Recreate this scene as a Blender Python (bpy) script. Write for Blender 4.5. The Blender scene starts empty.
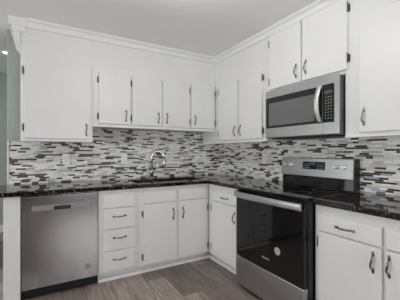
import bpy, bmesh, math, random
from mathutils import Vector
random.seed(4)
S = bpy.context.scene
C = S.collection

# ---------------------------------------------------------------- camera
cam = bpy.data.cameras.new('camera'); cam_o = bpy.data.objects.new('camera', cam); C.objects.link(cam_o)
cam_o.location = (-2.278, -3.287, 1.241)
cam_o.rotation_euler = (math.radians(90), 0, math.radians(-30.14))
cam.sensor_width = 36; cam.lens = 36 * 271.9 / 400; cam.shift_y = 1.7 / 400; cam.clip_start = .02
S.camera = cam_o
# ---------------------------------------------------------------- sky, lights, exposure
w = bpy.data.worlds.new('world'); S.world = w; w.use_nodes = True
wn = w.node_tree.nodes['Background']; wn.inputs[0].default_value = (.86, .93, 1, 1); wn.inputs[1].default_value = 3.0

def area(name, loc, rot, sx, sy, power, col=(1, 1, 1)):
    l = bpy.data.lights.new(name, 'AREA'); l.shape = 'RECTANGLE'; l.size = sx; l.size_y = sy
    l.energy = power; l.color = col
    o = bpy.data.objects.new(name, l); C.objects.link(o); o.location = loc
    o.rotation_euler = [math.radians(a) for a in rot]
    return o
area('rear_fill_lamp', (-1.15, -5.56, 1.5), (105, 0, 0), 1.5, 1.5, 80, (.985, .995, 1))  # area lamp added in front of the closed rear wall; no window there
area('left_fill_lamp', (-5.95, -1.5, 1.45), (105, 0, -90), 2.2, 1.7, 110, (.985, .992, 1))  # added area lamp for side light; the left wall is closed here
S.view_settings.view_transform = 'Standard'; S.view_settings.look = 'None'
S.view_settings.gamma = 1; S.view_settings.use_curve_mapping = False
S.view_settings.exposure = 0.0

# ---------------------------------------------------------------- materials
class NT:
    def __init__(s, name):
        s.m = bpy.data.materials.new(name); s.m.use_nodes = True
        s.t = s.m.node_tree; s.b = s.t.nodes['Principled BSDF']
    def n(s, typ, **kw):
        x = s.t.nodes.new(typ)
        for k, v in kw.items(): setattr(x, k, v)
        return x
    def l(s, a, b): s.t.links.new(a, b)
    def math(s, op, a, b=None):
        x = s.n('ShaderNodeMath', operation=op)
        for i, v in enumerate((a, b)):
            if v is None: continue
            if hasattr(v, 'is_output'): s.l(v, x.inputs[i])
            else: x.inputs[i].default_value = v
        return x.outputs[0]
    def comb(s, *a):
        x = s.n('ShaderNodeCombineXYZ')
        for i, v in enumerate(a):
            if hasattr(v, 'is_output'): s.l(v, x.inputs[i])
            else: x.inputs[i].default_value = v
        return x.outputs[0]

def paint(name, col, rough=.4, var=.03, scale=6, bump=.0, metal=0., spec=.5, stretch=None):
    k = NT(name)
    tc = k.n('ShaderNodeTexCoord'); mp = k.n('ShaderNodeMapping'); k.l(tc.outputs['Object'], mp.inputs[0])
    if stretch: mp.inputs['Scale'].default_value = stretch
    nz = k.n('ShaderNodeTexNoise'); nz.inputs['Scale'].default_value = scale; nz.inputs['Detail'].default_value = 4
    k.l(mp.outputs[0], nz.inputs['Vector'])
    r = k.n('ShaderNodeValToRGB')
    r.color_ramp.elements[0].position = .3; r.color_ramp.elements[1].position = .7
    r.color_ramp.elements[0].color = tuple(c * (1 - var) for c in col) + (1,)
    r.color_ramp.elements[1].color = tuple(min(1, c * (1 + var)) for c in col) + (1,)
    k.l(nz.outputs[0], r.inputs[0]); k.l(r.outputs[0], k.b.inputs['Base Color'])
    k.b.inputs['Roughness'].default_value = rough; k.b.inputs['Metallic'].default_value = metal
    k.b.inputs['Specular IOR Level'].default_value = spec
    if bump:
        b = k.n('ShaderNodeBump'); b.inputs['Strength'].default_value = bump; b.inputs['Distance'].default_value = .002
        k.l(nz.outputs[0], b.inputs['Height']); k.l(b.outputs[0], k.b.inputs['Normal'])
    return k.m
M = {}
M['white'] = paint('white_satin_paint', (.80, .80, .80), .38, .015, 5)
M['trimwhite'] = paint('white_trim_paint', (.82, .82, .82), .4, .01, 5)
M['ceiling'] = paint('flat_ceiling_paint', (.86, .86, .865), .9, .015, 40, .1)
M['wall'] = paint('grey_green_wall_paint', (.40, .45, .43), .8, .02, 12, .05)
M['rear_dark'] = paint('darkened_rear_wall', (.06, .063, .063), .85, .02, 12)  # unseen rear wall made near-black to darken the dishwasher's reflection
M['pale'] = paint('pale_wall_paint', (.62, .62, .61), .8, .02, 12)
M['steel'] = paint('brushed_stainless', (.50, .50, .51), .17, .02, 3, .0, 1, .5, (40, 40, 1))
M['steel_h'] = paint('brushed_stainless_horizontal', (.50, .50, .505), .33, .06, 3, 0, 1, .5, (1, 1, 60))
M['steel_d'] = paint('dark_stainless', (.36, .36, .365), .34, .06, 3, 0, 1, .5, (1, 1, 60))
M['polished'] = paint('polished_steel', (.90, .90, .90), .34, .02, 5, 0, 1)
M['chrome'] = paint('bright_chrome', (.55, .55, .55), .16, .02, 5, 0, 1)
M['pewter'] = paint('pewter_hardware', (.19, .188, .185), .22, .1, 60, 0, 1)
M['hinge'] = paint('aged_pewter_hinge', (.13, .128, .125), .32, .1, 60, 0, .5)
M['blackglass'] = paint('black_glass', (.006, .006, .0065), .04, .1, 4, 0, 0, .42)
M['blackmetal'] = paint('black_enamel', (.012, .012, .012), .28, .1, 8)
M['blackplastic'] = paint('black_plastic', (.010, .010, .011), .5, .1, 30, 0, 0, .3)
M['kick'] = paint('matte_black_plastic', (.004, .004, .004), .7, .1, 30, 0, 0, .12)
M['gap'] = paint('dark_recess', (.02, .02, .02), .7, .1, 10)
M['mwglass'] = paint('microwave_window_mesh_glass', (.125, .125, .126), .10, .12, 900, 0, 0, .7)
M['greyenamel'] = paint('dark_grey_enamel', (.09, .09, .092), .35, .03, 10)
M['mwband'] = paint('microwave_dark_glass_border', (.012, .012, .012), .12, .1, 20, 0, 0, .5)
M['plate'] = paint('white_plastic_plate', (.88, .88, .87), .35, .01, 5)
M['sticker'] = paint('grey_sticker', (.42, .42, .42), .5, .15, 90)
M['mark'] = paint('silver_lettering', (.55, .55, .55), .4, .05, 30)
M['strip'] = paint('satin_grey_trim', (.27, .27, .27), .35, .03, 5)
M['fabricwhite'] = paint('frosted_white', (.8, .8, .78), .5, .01, 5)
M['grass'] = paint('lawn', (.34, .44, .08), .9, .35, 3)

def emit(name, col, st):
    k = NT(name); k.b.inputs['Base Color'].default_value = (.01, .01, .02, 1)
    nz = k.n('ShaderNodeTexNoise'); nz.inputs['Scale'].default_value = 120
    mr = k.math('MULTIPLY', nz.outputs[0], st * 2)
    k.b.inputs['Emission Color'].default_value = col + (1,); k.l(mr, k.b.inputs['Emission Strength'])
    return k.m
M['bluescreen'] = emit('blue_lit_display', (.10, .20, .60), .16)
M['greyscreen'] = emit('dim_grey_display', (.5, .52, .55), .10)
M['lamp'] = emit('lit_lamp', (1, .96, .9), 9)
M['globe'] = emit('added_globe_glow', (1, .995, .985), 57)

def granite():
    k = NT('polished_dark_granite')
    tc = k.n('ShaderNodeTexCoord')
    v = k.n('ShaderNodeTexVoronoi'); v.inputs['Scale'].default_value = 95; k.l(tc.outputs['Object'], v.inputs['Vector'])
    sep = k.n('ShaderNodeSeparateColor'); k.l(v.outputs['Color'], sep.inputs[0])
    r = k.n('ShaderNodeValToRGB'); r.color_ramp.interpolation = 'CONSTANT'; e = r.color_ramp.elements
    e[0].position = 0; e[0].color = (.008, .007, .007, 1); e[1].position = .5; e[1].color = (.022, .016, .013, 1)
    for p_, c in ((.74, (.05, .034, .026, 1)), (.88, (.085, .07, .06, 1)), (.965, (.30, .27, .24, 1))):
        x = e.new(p_); x.color = c
    k.l(sep.outputs[0], r.inputs[0])
    n2 = k.n('ShaderNodeTexNoise'); n2.inputs['Scale'].default_value = 14; n2.inputs['Detail'].default_value = 5
    k.l(tc.outputs['Object'], n2.inputs['Vector'])
    mx = k.n('ShaderNodeMix', data_type='RGBA', blend_type='MULTIPLY'); mx.inputs[0].default_value = .5
    k.l(r.outputs[0], mx.inputs[6]); k.l(n2.outputs[0], mx.inputs[7]); k.l(mx.outputs[2], k.b.inputs['Base Color'])
    k.b.inputs['Roughness'].default_value = .07
    return k.m
M['granite'] = granite()

def mosaic():
    """linear strip mosaic: u = X - Y runs along both walls, rows in Z"""
    k = NT('linear_strip_mosaic_tile')
    tc = k.n('ShaderNodeTexCoord'); sp = k.n('ShaderNodeSeparateXYZ'); k.l(tc.outputs['Object'], sp.inputs[0])
    u = k.math('ADD', k.math('SUBTRACT', sp.outputs[0], sp.outputs[1]), 7.0)
    rowf = k.math('DIVIDE', k.math('SUBTRACT', sp.outputs[2], .914), .0158)
    row = k.math('FLOOR', rowf); rf = k.math('FRACT', rowf)
    wr = k.n('ShaderNodeTexWhiteNoise', noise_dimensions='1D'); k.l(k.math('ADD', row, 31.7), wr.inputs['W'])
    L = .155
    uo = k.math('DIVIDE', k.math('ADD', u, wr.outputs['Value']), L)
    cell = k.math('FLOOR', uo); cf = k.math('FRACT', uo)
    wc = k.n('ShaderNodeTexWhiteNoise', noise_dimensions='2D'); k.l(k.comb(cell, row, 0), wc.inputs['Vector'])
    cut = k.math('ADD', k.math('MULTIPLY', wc.outputs['Value'], .36), .32)
    side = k.math('GREATER_THAN', cf, cut)
    idv = k.n('ShaderNodeTexWhiteNoise', noise_dimensions='3D'); k.l(k.comb(cell, row, k.math('ADD', side, .37)), idv.inputs['Vector'])
    r = k.n('ShaderNodeValToRGB'); r.color_ramp.interpolation = 'CONSTANT'; e = r.color_ramp.elements
    e[0].position = 0; e[0].color = (.040, .034, .030, 1)
    e[1].position = .18; e[1].color = (.22, .205, .185, 1)
    for p_, c in ((.21, (.70, .68, .62, 1)), (.40, (.80, .80, .765, 1)), (.60, (.92, .92, .89, 1)), (.86, (.44, .47, .50, 1)), (.93, (.06, .057, .055, 1)), (.95, (.60, .57, .50, 1))):
        x = e.new(p_); x.color = c
    k.l(idv.outputs['Value'], r.inputs[0])
    nz = k.n('ShaderNodeTexNoise'); nz.inputs['Scale'].default_value = 45; nz.inputs['Detail'].default_value = 3
    mpp = k.n('ShaderNodeMapping'); mpp.inputs['Scale'].default_value = (1, 1, 3); k.l(tc.outputs['Object'], mpp.inputs[0]); k.l(mpp.outputs[0], nz.inputs['Vector'])
    mv = k.n('ShaderNodeMix', data_type='RGBA', blend_type='OVERLAY'); mv.inputs[0].default_value = .25
    k.l(r.outputs[0], mv.inputs[6]); k.l(nz.outputs[0], mv.inputs[7])
    # grout
    g1 = k.math('LESS_THAN', rf, .10)
    g2 = k.math('LESS_THAN', cf, .010)
    g3 = k.math('LESS_THAN', k.math('ABSOLUTE', k.math('SUBTRACT', cf, cut)), .005)
    g = k.math('MAXIMUM', g1, k.math('MAXIMUM', g2, g3))
    mg = k.n('ShaderNodeMix', data_type='RGBA'); k.l(g, mg.inputs[0]); k.l(mv.outputs[2], mg.inputs[6]); mg.inputs[7].default_value = (.70, .69, .66, 1)
    k.l(mg.outputs[2], k.b.inputs['Base Color'])
    ro = k.math('ADD', k.math('MULTIPLY', k.math('FRACT', k.math('MULTIPLY', idv.outputs['Value'], 7.3)), .30), .32)
    k.l(k.math('MAXIMUM', ro, k.math('MULTIPLY', g, .8)), k.b.inputs['Roughness'])
    k.b.inputs['Specular IOR Level'].default_value = .15
    bp = k.n('ShaderNodeBump'); bp.inputs['Strength'].default_value = .5; bp.inputs['Distance'].default_value = .0015
    k.l(k.math('SUBTRACT', 1.0, g), bp.inputs['Height']); k.l(bp.outputs[0], k.b.inputs['Normal'])
    return k.m
M['mosaic'] = mosaic()

def planks():
    k = NT('grey_brown_plank_floor')
    tc = k.n('ShaderNodeTexCoord'); sp = k.n('ShaderNodeSeparateXYZ'); k.l(tc.outputs['Object'], sp.inputs[0])
    colf = k.math('DIVIDE', k.math('ADD', sp.outputs[0], 10.05), .18); col = k.math('FLOOR', colf); cf = k.math('FRACT', colf)
    wr = k.n('ShaderNodeTexWhiteNoise', noise_dimensions='1D'); k.l(k.math('ADD', col, .5), wr.inputs['W'])
    lf = k.math('ADD', k.math('DIVIDE', k.math('ADD', sp.outputs[1], 20), 1.22), k.math('MULTIPLY', wr.outputs['Value'], 3.7))
    cell = k.math('FLOOR', lf); ef = k.math('FRACT', lf)
    idv = k.n('ShaderNodeTexWhiteNoise', noise_dimensions='2D'); k.l(k.comb(col, cell, 0), idv.inputs['Vector'])
    r = k.n('ShaderNodeValToRGB'); e = r.color_ramp.elements
    e[0].position = 0; e[0].color = (.14, .110, .093, 1); e[1].position = 1; e[1].color = (.40, .328, .283, 1)
    x = e.new(.5); x.color = (.25, .201, .173, 1)
    k.l(idv.outputs['Value'], r.inputs[0])
    mp = k.n('ShaderNodeMapping'); mp.inputs['Scale'].default_value = (16, 1.2, 1)
    k.l(k.comb(sp.outputs[0], k.math('ADD', sp.outputs[1], k.math('MULTIPLY', idv.outputs['Value'], 9)), 0), mp.inputs[0])
    nz = k.n('ShaderNodeTexNoise'); nz.inputs['Scale'].default_value = 2.2; nz.inputs['Detail'].default_value = 8; nz.inputs['Roughness'].default_value = .65
    nz.inputs['Distortion'].default_value = .6
    k.l(mp.outputs[0], nz.inputs['Vector'])
    rr = k.n('ShaderNodeValToRGB'); rr.color_ramp.elements[0].position = .28; rr.color_ramp.elements[0].color = (.22, .22, .22, 1)
    rr.color_ramp.elements[1].position = .75; rr.color_ramp.elements[1].color = (.78, .78, .78, 1); k.l(nz.outputs[0], rr.inputs[0])
    mx = k.n('ShaderNodeMix', data_type='RGBA', blend_type='OVERLAY'); mx.inputs[0].default_value = 1.0
    k.l(r.outputs[0], mx.inputs[6]); k.l(rr.outputs[0], mx.inputs[7])
    g = k.math('MAXIMUM', k.math('LESS_THAN', cf, .016), k.math('LESS_THAN', ef, .0025))
    mg = k.n('ShaderNodeMix', data_type='RGBA'); k.l(g, mg.inputs[0]); k.l(mx.outputs[2], mg.inputs[6]); mg.inputs[7].default_value = (.05, .04, .035, 1)
    k.l(mg.outputs[2], k.b.inputs['Base Color']); k.b.inputs['Roughness'].default_value = .42
    bp = k.n('ShaderNodeBump'); bp.inputs['Strength'].default_value = .15; bp.inputs['Distance'].default_value = .001
    k.l(nz.outputs[0], bp.inputs['Height']); k.l(bp.outputs[0], k.b.inputs['Normal'])
    return k.m
M['planks'] = planks()

# ---------------------------------------------------------------- helpers
# run coordinates: u along the run (left to right as you face it), v out from the wall, z up
BK = lambda u, v, z: Vector((u, -v, z))       # run on the back wall
RT = lambda u, v, z: Vector((-v, -u, z))      # run on the right wall
ID = lambda x, y, z: Vector((x, y, z))

class MB:
    """collects shapes in one bmesh, then links them as ONE mesh object"""
    def __init__(s, f=ID): s.bm = bmesh.new(); s.f = f
    def hexa(s, pts):
        vs = [s.bm.verts.new(s.f(*p)) for p in pts]
        for q in ((0, 1, 2, 3), (4, 5, 6, 7), (0, 1, 5, 4), (1, 2, 6, 5), (2, 3, 7, 6), (3, 0, 4, 7)):
            s.bm.faces.new([vs[i] for i in q])
        return s
    def box(s, a0, a1, b0, b1, c0, c1):
        return s.hexa([(a0, b0, c0), (a1, b0, c0), (a1, b1, c0), (a0, b1, c0), (a0, b0, c1), (a1, b0, c1), (a1, b1, c1), (a0, b1, c1)])
    def slab(s, u0, u1, v0, z0, z1, t1=.014, t2=.021, ins=.005):
        """a lipped door or drawer front: full outline for t1, then a sloped edge in to the face at t2"""
        loops = [(0, v0), (0, v0 + t1), (ins * .35, v0 + t1 + (t2 - t1) * .75), (ins, v0 + t2)]
        rings = []
        for i, v in loops:
            rings.append([s.bm.verts.new(s.f(u, v, z)) for u, z in ((u0 + i, z0 + i), (u1 - i, z0 + i), (u1 - i, z1 - i), (u0 + i, z1 - i))])
        s.bm.faces.new(rings[0]); s.bm.faces.new(rings[-1])
        for a, b in zip(rings, rings[1:]):
            for i in range(4): s.bm.faces.new((a[i], a[(i + 1) % 4], b[(i + 1) % 4], b[i]))
        return s
    def tube(s, pts, rad, n=10, squash=None):
        pts = [s.f(*p) for p in pts]
        if not isinstance(rad, (list, tuple)): rad = [rad] * len(pts)
        rings = []; ref = None
        for i, p in enumerate(pts):
            t = (pts[min(i + 1, len(pts) - 1)] - pts[max(i - 1, 0)]).normalized()
            if ref is None:
                ref = Vector((0, 0, 1)) if abs(t.z) < .9 else Vector((1, 0, 0))
            a = (ref - t * ref.dot(t)).normalized(); ref = a; b = t.cross(a)
            rings.append([s.bm.verts.new(p + (a * math.cos(k * 2 * math.pi / n) + b * math.sin(k * 2 * math.pi / n)) * rad[i]) for k in range(n)])
        for x, y in zip(rings, rings[1:]):
            for k in range(n):
                f = s.bm.faces.new((x[k], x[(k + 1) % n], y[(k + 1) % n], y[k])); f.smooth = True
        s.bm.faces.new(rings[0]); s.bm.faces.new(rings[-1])
        return s
    def ball(s, c, ru, rv, rz, nu=12, nv=8):
        rows = []
        for j in range(1, nv):
            t = math.pi * j / nv
            rows.append([s.bm.verts.new(s.f(c[0] + ru * math.sin(t) * math.cos(2 * math.pi * i / nu), c[1] + rv * math.sin(t) * math.sin(2 * math.pi * i / nu), c[2] + rz * math.cos(t))) for i in range(nu)])
        top = s.bm.verts.new(s.f(c[0], c[1], c[2] + rz)); bot = s.bm.verts.new(s.f(c[0], c[1], c[2] - rz))
        for x, y in zip(rows, rows[1:]):
            for i in range(nu): s.bm.faces.new((x[i], x[(i + 1) % nu], y[(i + 1) % nu], y[i])).smooth = True
        for i in range(nu):
            s.bm.faces.new((top, rows[0][i], rows[0][(i + 1) % nu])).smooth = True
            s.bm.faces.new((bot, rows[-1][i], rows[-1][(i + 1) % nu])).smooth = True
        return s
    def prism(s, prof, a0, a1, order='uvz'):
        """profile of (v,z) pairs swept along u from a0 to a1"""
        A = [s.bm.verts.new(s.f(a0, v, z)) for v, z in prof]; B = [s.bm.verts.new(s.f(a1, v, z)) for v, z in prof]
        n = len(prof); s.bm.faces.new(A); s.bm.faces.new(B)
        for i in range(n): s.bm.faces.new((A[i], A[(i + 1) % n], B[(i + 1) % n], B[i]))
        return s
    def sweep(s, paths):
        """skin between equally long vertex loops"""
        rs = [[s.bm.verts.new(s.f(*p)) for p in r] for r in paths]; n = len(rs[0])
        for a, b in zip(rs, rs[1:]):
            for i in range(n): s.bm.faces.new((a[i], a[(i + 1) % n], b[(i + 1) % n], b[i]))
        s.bm.faces.new(rs[0]); s.bm.faces.new(rs[-1]); return s
    def cells(s, rects, z0, z1):
        """rectangles that share corners, fused to one slab"""
        vd = {}
        def v(x, y):
            k = (round(x, 4), round(y, 4))
            if k not in vd: vd[k] = s.bm.verts.new(s.f(x, y, z1))
            return vd[k]
        fs = [s.bm.faces.new((v(a, c), v(b, c), v(b, d), v(a, d))) for a, b, c, d in rects]
        ext = bmesh.ops.extrude_face_region(s.bm, geom=fs)
        for g in ext['geom']:
            if isinstance(g, bmesh.types.BMVert): g.co.z = z0
        return s
    def build(s, name, mat, parent=None, bevel=0, seg=2):
        bmesh.ops.recalc_face_normals(s.bm, faces=s.bm.faces)
        org = Vector(parent['_o']) if parent is not None and '_o' in parent else Vector((0, 0, 0))
        me = bpy.data.meshes.new(name)
        if org.length: bmesh.ops.translate(s.bm, vec=-org, verts=s.bm.verts)
        s.bm.to_mesh(me); s.bm.free()
        o = bpy.data.objects.new(name, me); C.objects.link(o); me.materials.append(mat)
        if parent is not None: o.parent = parent; o['_o'] = tuple(org)
        if bevel:
            b = o.modifiers.new('bevel', 'BEVEL'); b.width = bevel; b.segments = seg; b.limit_method = 'ANGLE'; b.angle_limit = math.radians(40)
        return o
def thing(name, label, cat, loc, group=None):
    o = bpy.data.objects.new(name, None); C.objects.link(o); o.location = loc; o['_o'] = tuple(loc)
    o.empty_display_size = .05
    o['label'] = label; o['category'] = cat
    if group: o['group'] = group
    return o
def struct(o): o['kind'] = 'structure'; return o
def tag(o, label, cat, group=None):
    o['label'] = label; o['category'] = cat
    if group: o['group'] = group
    return o

# ---------------------------------------------------------------- setting
H = 2.461
struct(MB().box(-6, .12, -5.6, 2.0, -.06, 0).build('floor', M['planks']))
struct(MB().box(-6, .12, -5.6, 2.0, H, H + .08).build('ceiling', M['ceiling']))
struct(MB().box(-2.58, 0, 0, .12, 0, H).build('wall_back', M['wall']))
struct(MB().box(0, .12, -5.6, 2.0, 0, H).build('wall_right', M['pale']))
struct(MB().box(-6, 0, 1.88, 2.0, 0, H).build('wall_far', M['wall']))
m = MB()      # left wall round a glazed garden door opening
m.box(-6.12, -6, -5.6, .70, 0, H).box(-6.12, -6, 1.80, 2.0, 0, H).box(-6.12, -6, .70, 1.80, 2.1, H)
struct(m.build('wall_left', M['pale']))
struct(MB().box(-6, .12, -5.72, -5.6, 0, H).build('wall_rear', M['rear_dark']))
wf = MB()
for a, b, c, d in ((.70, .76, 0.001, 2.1), (1.74, 1.80, 0.001, 2.1), (.76, 1.74, .001, .07), (.76, 1.74, 2.04, 2.1)):
    wf.box(-6.08, -6.03, a, b, c, d)
struct(wf.build('door_1', M['trimwhite']))
struct(MB().box(-16, -6.2, -6, 10, -.35, -.3).build('ground', M['grass']))
struct(MB().box(-6, 0, 1.865, 1.88, 0, .11).build('baseboard_far', M['trimwhite'], bevel=.004))

# mosaic backsplash (8 mm slabs)
m = MB(); m.box(-2.56, -1.83, -.009, -.0005, .915, 1.345).box(-1.83, -.325, -.009, -.0005, .915, 1.505).box(-.325, -.009, -.009, -.0005, .915, 1.345)
struct(m.build('wall_back_backsplash', M['mosaic']))
struct(MB().box(-.009, -.0005, -2.96, -.0005, .915, 1.36).build('wall_right_backsplash', M['mosaic']))
struct(MB().box(-2.576, -2.561, -.013, -.0005, .915, 1.352).build('trim_1', M['trimwhite'], bevel=.003))

# soffit above the cabinets, flush with their faces
SF = .325
m = MB(); m.cells([(-2.45, -SF, -SF, 0), (-SF, 0, -SF, 0), (-SF, 0, -1.262, -SF)], 2.1202, H)
m.box(-SF, 0, -2.080, -1.262, 2.4002, H).box(-SF, 0, -3.05, -2.080, 2.1202, H)
struct(m.build('soffit', M['white']))
# crown moulding with mitred corners
prof = [(.0, 2.380), (.026, 2.380), (.026, 2.392), (.008, 2.396), (.010, 2.408), (.022, 2.428), (.044, 2.438), (.052, 2.440), (.052, 2.4605), (.0, 2.4605)]
m = MB(); rings = []
prof = [(d * .72, z) for d, z in prof]
rings.append([(-2.402, -SF - d, z) for d, z in prof])
rings.append([(-SF - d, -SF - d, z) for d, z in prof])
rings.append([(-SF - d, -3.05, z) for d, z in prof])
struct(m.sweep(rings).build('trim_2', M['trimwhite']))
m = MB()      # stepped crown return on the left end of the cabinets
m.box(-2.54, -2.403, -SF - .010, -.002, 2.386, 2.4602).box(-2.515, -2.415, -SF - .008, -.002, 2.332, 2.386)
m.hexa([(-2.4535, -SF - .006, 2.205), (-2.4512, -SF - .006, 2.205), (-2.4512, -.002, 2.205), (-2.4535, -.002, 2.205),
        (-2.504, -SF - .006, 2.265), (-2.4512, -SF - .006, 2.265), (-2.4512, -.002, 2.265), (-2.504, -.002, 2.265)])
m.box(-2.504, -2.4512, -SF - .006, -.002, 2.265, 2.332)
struct(m.build('trim_3', M['trimwhite'], bevel=.004))
m = MB()      # inside corner block
m.box(-SF - .042, -SF + .004, -SF - .042, -SF + .004, 2.39, 2.4602).box(-SF - .028, -SF + .004, -SF - .028, -SF + .004, 2.36, 2.39).box(-SF - .016, -SF + .004, -SF - .016, -SF + .004, 2.33, 2.36)
struct(m.build('trim_4', M['trimwhite'], bevel=.004))

# ---------------------------------------------------------------- cabinet hardware
def handle(f, parent, u, v, z, vert=True, L=.105):
    m = MB(f); h = L / 2
    pts = []; rad = []
    N = 14
    for i in range(N + 1):
        t = -1 + 2 * i / N
        out = .004 + .024 * (1 - t ** 4) ; side = .0035 * math.sin(t * math.pi) if vert else 0
        pts.append((u + side, v + out, z + t * h * .86) if vert else (u + t * h * .86, v + out, z + side)); rad.append(.0040 + .0022 * (1 - abs(t)))
    m.tube(pts, rad, 8)
    for s in (-1, 1):
        if vert: m.ball((u, v + .004, z + s * h * .92), .0088, .007, .0165)
        else: m.ball((u + s * h * .92, v + .004, z), .0165, .007, .0088)
    return m.build('handle', M['pewter'], parent)
def hinge(f, parent, u, v, z, side):
    """exposed hinge on the frame beside the door edge; side = +1 when the frame is to the right"""
    m = MB(f)
    m.box(u + (.001 if side > 0 else -.013), u + (.013 if side > 0 else -.001), v - .018, v - .0150, z - .027, z + .027)
    m.tube([(u + side * .004, v + .001, z - .029), (u + side * .004, v + .001, z + .029)], .0056, 8)
    m.ball((u + side * .004, v + .001, z + .031), .005, .005, .006, 8, 6).ball((u + side * .004, v + .001, z - .031), .005, .005, .006, 8, 6)
    return m.build('hinge', M['hinge'], parent)
def front(f, parent, name, u0, u1, v, z0, z1):
    return MB(f).slab(u0, u1, v + .0005, z0, z1).build(name, M['white'], parent)
def door(f, parent, u0, u1, v, z0, z1, hinge_side, hz, hu=None, hzc=None):
    d = front(f, parent, 'door', u0, u1, v, z0, z1)
    for z in hz: hinge(f, d, u0 if hinge_side < 0 else u1, v + .0185, z, hinge_side)
    if hu is not None: handle(f, d, hu, v + .018, hzc)
    return d
def drawer(f, parent, u0, u1, v, z0, z1, hu=None, hz=None):
    d = front(f, parent, 'drawer', u0, u1, v, z0, z1)
    if hu is not None: handle(f, d, hu, v + .018, hz, False, .115)
    return d
FU = .325     # face of the upper cabinets
FB = .61      # face of the base cabinets
def upper(f, name, label, u0, u1, z0, z1, rail=True):
    p = f((u0 + u1) / 2, .17, z0)
    t = thing(name, label, 'cabinet', tuple(p))
    MB(f).box(u0 + .001, u1 - .001, .012, FU - .02, z0 + .012, z1).build('carcass', M['white'], t)
    MB(f).box(u0 + .0005, u1 - .0005, FU - .0199, FU, z0, z1).build('face_frame', M['white'], t)
    if rail: MB(f).box(u0 + .001, u1 - .001, FU + .0004, FU + .012, z0 - .002, z0 + .016).build('bottom_rail', M['trimwhite'], t, .003)
    return t
def base(f, name, label, u0, u1, lo=.012):
    p = f((u0 + u1) / 2, .3, 0)
    t = thing(name, label, 'cabinet', tuple(p))
    MB(f).box(u0 + .001, u1 - .001, lo, FB - .02, .085, .8752).build('carcass', M['white'], t)
    MB(f).box(u0 + .0005, u1 - .0005, FB - .0199, FB, .083, .8752).build('face_frame', M['white'], t)
    MB(f).box(min(u0 + .001, .556) if f is RT and u0 < 1 else u0 + .001, u1 - .001, .515, .553, .0005, .084).build('toe_kick', M['white'], t)
    return t

# ---------------------------------------------------------------- upper cabinets, back wall
t = upper(BK, 'wall_cabinet', 'single-door white wall cabinet at the left end, hanging lower, above the dishwasher', -2.449, -1.83, 1.34, 2.12)
door(BK, t, -2.422, -1.858, FU, 1.366, 2.085, -1, (1.985, 1.465), -1.893, 1.461)
t = upper(BK, 'wall_cabinet', 'four-door white wall cabinet above the sink faucet', -1.83, -.326, 1.50, 2.12)
door(BK, t, -1.775, -1.442, FU, 1.533, 2.064, -1, (1.985, 1.607), -1.494, 1.627)
door(BK, t, -1.428, -1.082, FU, 1.533, 2.064, -1, (1.985, 1.607), -1.120, 1.627)
door(BK, t, -1.067, -.716, FU, 1.533, 2.064, 1, (1.985, 1.607), -1.018, 1.630)
door(BK, t, -.692, -.352, FU, 1.533, 2.064, 1, (1.985, 1.607), -.640, 1.632)
# right wall
t = upper(RT, 'wall_cabinet', 'two-door white wall cabinet in the corner, left of the microwave', .0, 1.262, 1.346, 2.12)
door(RT, t, .425, .806, FU, 1.378, 2.066, -1, (1.99, 1.465), .762, 1.481)
door(RT, t, .832, 1.211, FU, 1.378, 2.066, 1, (1.996, 1.456), .866, 1.483)
t = upper(RT, 'wall_cabinet', 'short two-door white cabinet directly above the stainless microwave', 1.262, 2.080, 1.822, 2.40, False)
door(RT, t, 1.315, 1.690, FU, 1.848, 2.378, -1, (2.296, 1.925), 1.642, 1.952)
door(RT, t, 1.704, 2.104, FU, 1.848, 2.378, 1, (2.30, 1.931), 1.744, 1.960)
t = upper(RT, 'wall_cabinet', 'large white wall cabinet at the right edge of the picture, right of microwave', 2.0805, 3.05, 1.346, 2.12)
door(RT, t, 2.190, 2.600, FU, 1.376, 2.090, 1, (1.99, 1.465), 2.226, 1.484)
door(RT, t, 2.615, 3.02, FU, 1.376, 2.090, 1, (1.99, 1.465), 2.655, 1.484)

# ---------------------------------------------------------------- base cabinets
t = base(BK, 'base_cabinet', 'white base cabinet with a stack of four drawers beside the dishwasher', -1.822, -1.44)
drawer(BK, t, -1.780, -1.484, FB, .705, .832)
for z0, z1, hz in ((.503, .698, .622), (.300, .496, .418), (.104, .293, .211)):
    drawer(BK, t, -1.780, -1.484, FB, z0, z1, -1.631, hz)
# sink cabinet (open inside for the bowls)
p = BK(-1.02, .3, 0); t = thing('base_cabinet', 'white two-door sink base cabinet under the faucet', 'cabinet', tuple(p))
MB(BK).box(-1.439, -1.421, .012, .59, .085, .8752).box(-.619, -.6005, .012, .59, .085, .8752).box(-1.42, -.62, .012, .59, .085, .10).build('carcass', M['white'], t)
MB(BK).box(-1.4395, -.6105, FB - .0199, FB, .083, .8752).build('face_frame', M['white'], t)
MB(BK).box(-1.439, -.5545, .515, .553, .0005, .084).build('toe_kick', M['white'], t)
MB(BK).slab(-1.395, -1.031, FB + .0005, .714, .832).build('false_drawer_front', M['white'], t)
MB(BK).slab(-1.001, -.638, FB + .0005, .714, .832).build('false_drawer_front', M['white'], t)
door(BK, t, -1.395, -1.031, FB, .088, .708, -1, (.610, .174), -1.067, .580)
door(BK, t, -1.001, -.638, FB, .088, .708, 1, (.606, .174), -.950, .580)
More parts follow.
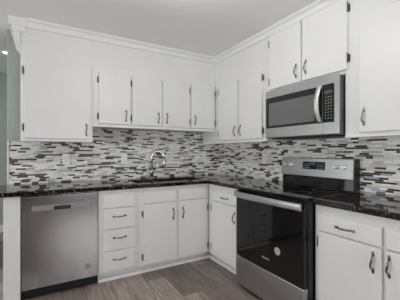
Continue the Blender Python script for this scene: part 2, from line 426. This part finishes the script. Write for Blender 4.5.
# corner cabinet on the right wall
t = base(RT, 'base_cabinet', 'narrow white corner base cabinet with drawer and door, left of the range', .612, 1.25)
drawer(RT, t, .700, 1.155, FB, .702, .810, .957, .753)
door(RT, t, .705, 1.155, FB, .093, .694, -1, (.612, .179), 1.128, .582)
t = base(RT, 'base_cabinet', 'white base cabinet right of the range, two doors with drawers above', 2.038, 2.95)
drawer(RT, t, 2.072, 2.478, FB, .701, .814, 2.264, .754)
drawer(RT, t, 2.500, 2.905, FB, .701, .814, 2.74, .754)
door(RT, t, 2.072, 2.478, FB, .093, .693, -1, (.622, .179), 2.434, .604)
door(RT, t, 2.500, 2.905, FB, .093, .693, 1, (.622, .179), 2.518, .608)
# end panel carrying the counter left of the dishwasher
tag(MB().box(-2.547, -2.432, -FB - .008, -.012, 0.0005, .8752).build('end_panel', M['white'], bevel=.004),
    'white upright end panel supporting the counter left of the dishwasher', 'panel')
# quarter-round shoe along the toe kicks
sh = [(.5535, .0005), (.590, .0005), (.588, .014), (.578, .026), (.5535, .032)]
struct(MB(BK).prism(sh, -1.822, -.5905).build('baseboard_back', M['trimwhite']))
struct(MB(RT).prism(sh, .5545, 1.248).build('baseboard_right', M['trimwhite']))

# ---------------------------------------------------------------- counters, sink, faucet
sx0, sx1, sy0, sy1 = -1.43, -.635, -.545, -.165
E_ = .648
xs = [-2.64, sx0, sx1, -E_ + .0, -.012]
m = MB()
cells = []
X = [-2.64, sx0, -1.0, -E_, sx1 if sx1 > -E_ else -E_, -.012]
X = sorted(set(X)); Y = sorted(set([-1.252, -E_, sy0, sy1, -.012]))
for a, b in zip(X, X[1:]):
    for c, d in zip(Y, Y[1:]):
        if d <= -E_ + 1e-6 and b <= -E_ + 1e-6: continue
        if a >= sx0 - 1e-6 and b <= sx1 + 1e-6 and c >= sy0 - 1e-6 and d <= sy1 + 1e-6: continue
        cells.append((a, b, c, d))
tag(m.cells(cells, .876, .914).build('countertop', M['granite'], bevel=.005), 'L-shaped dark granite countertop running around the sink and corner', 'countertop')
tag(MB(RT).box(2.036, 2.96, .012, E_, .876, .914).build('countertop', M['granite'], bevel=.005), 'short dark granite countertop right of the range', 'countertop')

t = thing('kitchen_sink', 'stainless double-bowl sink set under the granite counter opening', 'sink', ((sx0 + sx1) / 2, (sy0 + sy1) / 2, .70))
def bowl(x0, x1):
    m = MB(); zt, zb, th = .875, .70, .004
    m.box(x0, x1, sy0, sy1, zb - th, zb)
    m.box(x0, x0 + th, sy0, sy1, zb, zt).box(x1 - th, x1, sy0, sy1, zb, zt).box(x0 + th, x1 - th, sy0, sy0 + th, zb, zt).box(x0 + th, x1 - th, sy1 - th, sy1, zb, zt)
    o = m.build('bowl', M['steel_h'], t)
    MB().tube([((x0 + x1) / 2, (sy0 + sy1) / 2, zb + .0005), ((x0 + x1) / 2, (sy0 + sy1) / 2, zb + .004)], .045, 16).build('drain', M['chrome'], o)
bowl(sx0 + .002, -1.042); bowl(-1.022, sx1 - .002)
MB().box(-1.0415, -1.0225, sy0, sy1, .80, .868).build('divider', M['steel_h'], t, .003)

fx, fy = -1.105, -.085
t = thing('kitchen_faucet', 'chrome gooseneck pull-down kitchen faucet behind the sink', 'faucet', (fx, fy, .9145))
MB().tube([(fx, fy, .9145), (fx, fy, .920), (fx, fy, .926)], [.029, .029, .024], 20).build('base_plate', M['chrome'], t)
MB().tube([(fx, fy, .926), (fx, fy, 1.0), (fx, fy, 1.03)], [.019, .018, .015], 16).build('body', M['chrome'], t)
pts = [(fx, fy, 1.03), (fx, fy, 1.165)]
dx, dy = .72, -.69
for i in range(1, 13):
    a = math.pi * i / 12
    r = .082; pts.append((fx + dx * r * (1 - math.cos(a)), fy + dy * r * (1 - math.cos(a)), 1.165 + r * math.sin(a)))
MB().tube(pts, .011, 12).build('gooseneck', M['chrome'], t)
ex, ey = fx + dx * .164, fy + dy * .164
MB().tube([(ex, ey, 1.166), (ex, ey, 1.15), (ex, ey, 1.10), (ex, ey, 1.075), (ex, ey, 1.07)], [.012, .015, .017, .019, .015], 16).build('spray_head', M['chrome'], t)
MB().tube([(fx + .012, fy - .004, .985), (fx + .045, fy - .01, .992), (fx + .062, fy - .012, 1.02), (fx + .066, fy - .012, 1.075), (fx + .058, fy - .012, 1.11)], [.012, .010, .008, .007, .006], 10).build('lever', M['chrome'], t)

# ---------------------------------------------------------------- outlets and switches
def outlet(f, label, u, z, wd=.074, ht=.118, kind='outlet'):
    p = f(u, .0095, z)
    t = thing('wall_' + kind if kind == 'outlet' else 'light_switch', label, 'outlet' if kind == 'outlet' else 'switch', tuple(p))
    MB(f).box(u - wd / 2, u + wd / 2, .0095, .0145, z - ht / 2, z + ht / 2).build('cover_plate', M['plate'], t, .003)
    if kind == 'outlet':
        for s in (-1, 1):
            q = MB(f).box(u - .015, u + .015, .0147, .0165, z + s * .021 - .014, z + s * .021 + .014).build('socket', M['plate'], t, .003)
            m = MB(f)
            for a in (-.006, .006): m.box(u + a - .0012, u + a + .0012, .0166, .0168, z + s * .021 - .004, z + s * .021 + .006)
            m.build('slot', M['gap'], q)
    else:
        MB(f).box(u - .016, u + .016, .0147, .0175, z - .033, z + .033).build('rocker', M['plate'], t, .002)
outlet(BK, 'white outlet plate on the backsplash above the dishwasher', -2.053, 1.160)
outlet(BK, 'white switch plate on the backsplash left of the faucet', -1.427, 1.158, kind='switch')
outlet(BK, 'white outlet plate on the back wall near the tiled corner', -.315, 1.165)
outlet(RT, 'white outlet plate on the right wall tile left of the range', .895, 1.155)

# ---------------------------------------------------------------- dishwasher
t = thing('dishwasher', 'stainless steel dishwasher at the left end of the base cabinets', 'dishwasher', (-2.125, -.3, 0))
MB(BK).box(-2.427, -1.826, .02, .595, .012, .872).build('tub', M['blackplastic'], t)
z0, z1 = .092, .866; pz0, pz1 = .742, .785; pu0, pu1 = -2.353, -1.893; hu0, hu1 = -2.189, -2.058
m = MB(BK)    # door skin around the handle slot
m.box(-2.424, -1.828, .597, .628, z0, z1)
d = m.build('door', M['steel'], t, .004)
m = MB(BK); m.box(pu0, hu0, .6285, .6305, pz0, pz1).box(hu1, pu1, .6285, .6305, pz0, pz1).box(hu0, hu1, .6285, .6305, pz1 - .012, pz1 + .001).build('handle_strip', M['strip'], d)
m = MB(BK); m.box(hu0, hu1, .6285, .6295, pz0 - .002, pz1 - .0125).build('pocket_handle', M['gap'], d)
MB(BK).tube([(-1.920, .6285, .199), (-1.920, .6293, .199)], .024, 20).build('round_sticker', M['steel_d'], d)
MB(BK).box(-2.424, -1.828, .50, .53, .0005, .090).build('kick_plate', M['kick'], t)

# ---------------------------------------------------------------- range
U0, U1 = 1.262, 2.026
t = thing('kitchen_range', 'freestanding stainless and black glass electric range between the base cabinets', 'range', tuple(RT(1.644, .35, 0)))
MB(RT).box(U0, U1, .03, .668, .02, .895).build('body', M['blackmetal'], t, .004)
for u in (U0 + .05, U1 - .05):
    for v in (.08, .62): MB(RT).tube([(u, v, 0), (u, v, .0198)], .016, 10).build('foot', M['blackplastic'], t)
ck = MB(RT).box(U0 - .0, U1 + .0, .085, .700, .8955, .917).build('cooktop', M['blackglass'], t, .006)
def ring(u, v, r):
    m = MB(RT); n = 40
    o_ = [m.bm.verts.new(RT(u + r * math.cos(i * 2 * math.pi / n), v + r * math.sin(i * 2 * math.pi / n), .9174)) for i in range(n)]
    i_ = [m.bm.verts.new(RT(u + (r - .003) * math.cos(i * 2 * math.pi / n), v + (r - .003) * math.sin(i * 2 * math.pi / n), .9174)) for i in range(n)]
    for i in range(n): m.bm.faces.new((o_[i], o_[(i + 1) % n], i_[(i + 1) % n], i_[i]))
    m.build('burner_ring', M['sticker'], ck)
for a in ((U0 + .19, .22, .08), (U1 - .19, .22, .10), (U0 + .20, .52, .11), (U1 - .20, .52, .085)): ring(*a)
dr = MB(RT).box(U0 + .003, U1 - .003, .6685, .712, .292, .888).build('oven_door', M['blackglass'], t, .005)
m = MB(RT); m.box(U0 + .003, U1 - .003, .6685, .716, .03, .284)
m.build('storage_drawer', M['steel_h'], t, .006)
# broad bowed handle
m = MB(RT); loops = []; N = 18
for i in range(N + 1):
    s = -1 + 2 * i / N; u = (U0 + U1) / 2 + s * .372; vc = .738 + .022 * (1 - s * s)
    loops.append([(u, vc - .007, .829), (u, vc + .004, .829), (u, vc + .009, .838), (u, vc + .010, .858), (u, vc + .008, .872), (u, vc + .002, .880), (u, vc - .007, .880)])
hd = m.sweep(loops).build('door_handle', M['chrome'], dr)
hd.data.materials[0] = M['steel_h']
for u in (U0 + .02, U1 - .045): MB(RT).box(u, u + .025, .7125, .7305, .836, .874).build('handle_mount', M['blackplastic'], hd)
# sticker and small emblem on the glass
n = 24
MB(RT).tube([(1.775, .7122, .474), (1.775, .7128, .474)], .030, n).build('round_sticker', M['sticker'], dr)
m = MB(RT)
for i in range(9):
    u = 1.607 + i * .0092; hgt = (.014, .010, .012, .008, .010, .012, .008, .008, .013)[i]
    m.box(u, u + .0055, .7122, .7127, .372, .372 + hgt)
m.build('emblem', M['mark'], dr)
# backguard
G0, G1 = 1.255, 2.012
MB(RT).box(G0, G1, .014, .084, .9175, 1.178).build('backguard', M['blackmetal'], t, .004)
MB(RT).hexa([(G0 + .004, .0843, .9178), (G1 - .004, .0843, .9178), (G1 - .004, .1000, .9178), (G0 + .004, .1000, .9178), (G0 + .004, .0843, 1.006), (G1 - .004, .0843, 1.006), (G1 - .004, .0935, 1.006), (G0 + .004, .0935, 1.006)]).build('riser_glass', M['blackglass'], t)
pn = MB(RT).hexa([(G0 - .004, .0845, 1.008), (G1 - .004, .0845, 1.008), (G1 - .004, .112, 1.010), (G0 - .004, .112, 1.010),
                  (G0 - .004, .0845, 1.183), (G1 - .004, .0845, 1.183), (G1 - .004, .100, 1.180), (G0 - .004, .100, 1.180)]).build('control_panel', M['steel_h'], t, .004)
vf = lambda z: .112 - (z - 1.010) * .012 / .17
def knob(u, z):
    v = vf(z)
    m = MB(RT).tube([(u, v + .001, z), (u, v + .006, z)], .024, 20).tube([(u, v + .0065, z), (u, v + .022, z), (u, v + .025, z)], [.020, .018, .014], 20)
    k_ = m.build('knob', M['polished'], pn)
    MB(RT).hexa([(u - .004, v + .0252, z - .018), (u + .004, v + .0252, z - .018), (u + .004, v + .033, z - .016), (u - .004, v + .033, z - .016),
                 (u - .004, v + .0252, z + .018), (u + .004, v + .0252, z + .018), (u + .004, v + .033, z + .016), (u - .004, v + .033, z + .016)]).build('grip', M['polished'], k_)
for u, z in ((1.308, 1.113), (1.384, 1.112), (1.862, 1.112), (1.936, 1.111)): knob(u, z)
def on_panel(u0, u1, z0, z1, d0, d1, name, mat, par):
    return MB(RT).hexa([(u0, vf(z0) + d0, z0), (u1, vf(z0) + d0, z0), (u1, vf(z0) + d1, z0), (u0, vf(z0) + d1, z0),
                        (u0, vf(z1) + d0, z1), (u1, vf(z1) + d0, z1), (u1, vf(z1) + d1, z1), (u0, vf(z1) + d1, z1)]).build(name, mat, par)
ds = on_panel(1.518, 1.756, 1.078, 1.148, .0005, .002, 'display', M['blackglass'], pn)
on_panel(1.592, 1.662, 1.118, 1.142, .0024, .003, 'lit_screen', M['bluescreen'], ds)
m = MB(RT)
for i in range(5):
    for j in range(3):
        for a in (1.528, 1.678):
            u = a + i * .0145; z = 1.088 + j * .018; m.box(u, u + .007, vf(z) + .0022, vf(z) + .0027, z, z + .005)
m.build('printed_key', M['sticker'], ds)

# ---------------------------------------------------------------- microwave
t = thing('microwave', 'stainless over-the-range microwave under the short cabinet', 'microwave', tuple(RT(1.70, .2, 1.372)))
W0, W1 = 1.312, 2.068; ZB, ZT = 1.374, 1.820
MB(RT).box(W0 + .003, W1 - .001, .014, .3695, ZB - .004, ZT - .003).build('housing', M['greyenamel'], t, .003)
MB(RT).box(W0 + .02, W1 - .03, .05, .33, ZB - .0125, ZB - .0045).build('underside_grille', M['blackplastic'], t)
fd = MB(RT).box(W0, 1.938, .370, .395, ZB, ZT).build('door', M['steel_h'], t, .004)
cp = MB(RT).box(1.9395, W1, .370, .395, ZB, ZT).build('control_panel', M['steel_h'], t, .004)
gl = MB(RT).box(W0 + .014, 1.936, .3953, .3975, 1.464, 1.752).build('door_glass', M['mwband'], fd)
MB(RT).box(W0 + .052, 1.868, .3977, .3983, 1.486, 1.700).build('window', M['mwglass'], gl)
# handle: flat bowed strip
loops = []
for i in range(15):
    s = -1 + 2 * i / 14; z = 1.612 + s * .140; v = .402 + .036 * (1 - s * s); u = 1.920 - .006 * (1 - s * s)
    loops.append([(u - .019, v - .004, z), (u + .019, v - .004, z), (u + .019, v + .003, z), (u + .008, v + .009, z), (u - .008, v + .009, z), (u - .019, v + .003, z)])
mh = MB(RT).sweep(loops).build('door_handle', M['polished'], fd)
pk = MB(RT).box(1.942, 2.036, .3953, .3973, 1.464, 1.756).build('keypad', M['mwband'], cp)
MB(RT).box(1.955, 2.022, .3975, .3980, 1.684, 1.708).build('clock_display', M['greyscreen'], pk)
m = MB(RT)
for j in range(8):
    for i in range(3):
        u = 1.962 + i * .023; z = 1.655 - j * .023
        m.box(u, u + .010, .3975, .3979, z, z + .0045)
m.build('printed_key', M['sticker'], pk)
m = MB(RT)
for i in range(9):
    u = 1.622 + i * .0095; hgt = (.013, .009, .011, .008, .009, .011, .008, .008, .012)[i]
    m.box(u, u + .006, .3953, .3957, 1.780, 1.780 + hgt)
m.build('emblem', M['mark'], fd)

# ---------------------------------------------------------------- ceiling lights
t = thing('ceiling_light', 'small round recessed downlight in the far room ceiling', 'ceiling light', (-2.645, .785, H - .001))
n = 20
MB().tube([(-2.645, .785, H - .0075), (-2.645, .785, H - .0005)], [.060, .068], n).build('trim_ring', M['trimwhite'], t)
MB().tube([(-2.645, .785, H - .0095), (-2.645, .785, H - .0078)], .046, n).build('lamp_lens', M['lamp'], t)
def spot(name, loc, power, size=.12, col=(1, .95, .88)):
    l = bpy.data.lights.new(name, 'AREA'); l.shape = 'DISK'; l.size = size; l.energy = power; l.color = col
    o = bpy.data.objects.new(name, l); C.objects.link(o); o.location = loc
spot('downlight', (-2.645, .785, H - .012), 3)
gx, gy, gz = -1.5, -1.9, 2.30  # unseen globe lamp, added to light the ceiling and upper cabinets
t = thing('ceiling_light', 'added out-of-view globe light in the middle of the kitchen', 'ceiling light', (gx, gy, H - .001))
MB().tube([(gx, gy, H - .03), (gx, gy, H - .0005)], [.05, .07], 24).build('canopy', M['trimwhite'], t)
MB().tube([(gx, gy, gz + .078), (gx, gy, H - .0305)], .02, 12).build('stem', M['chrome'], t)
MB().ball((gx, gy, gz), .08, .08, .08, 24, 14).build('globe', M['globe'], t)

for o in C.objects:
    if '_o' in o: del o['_o']
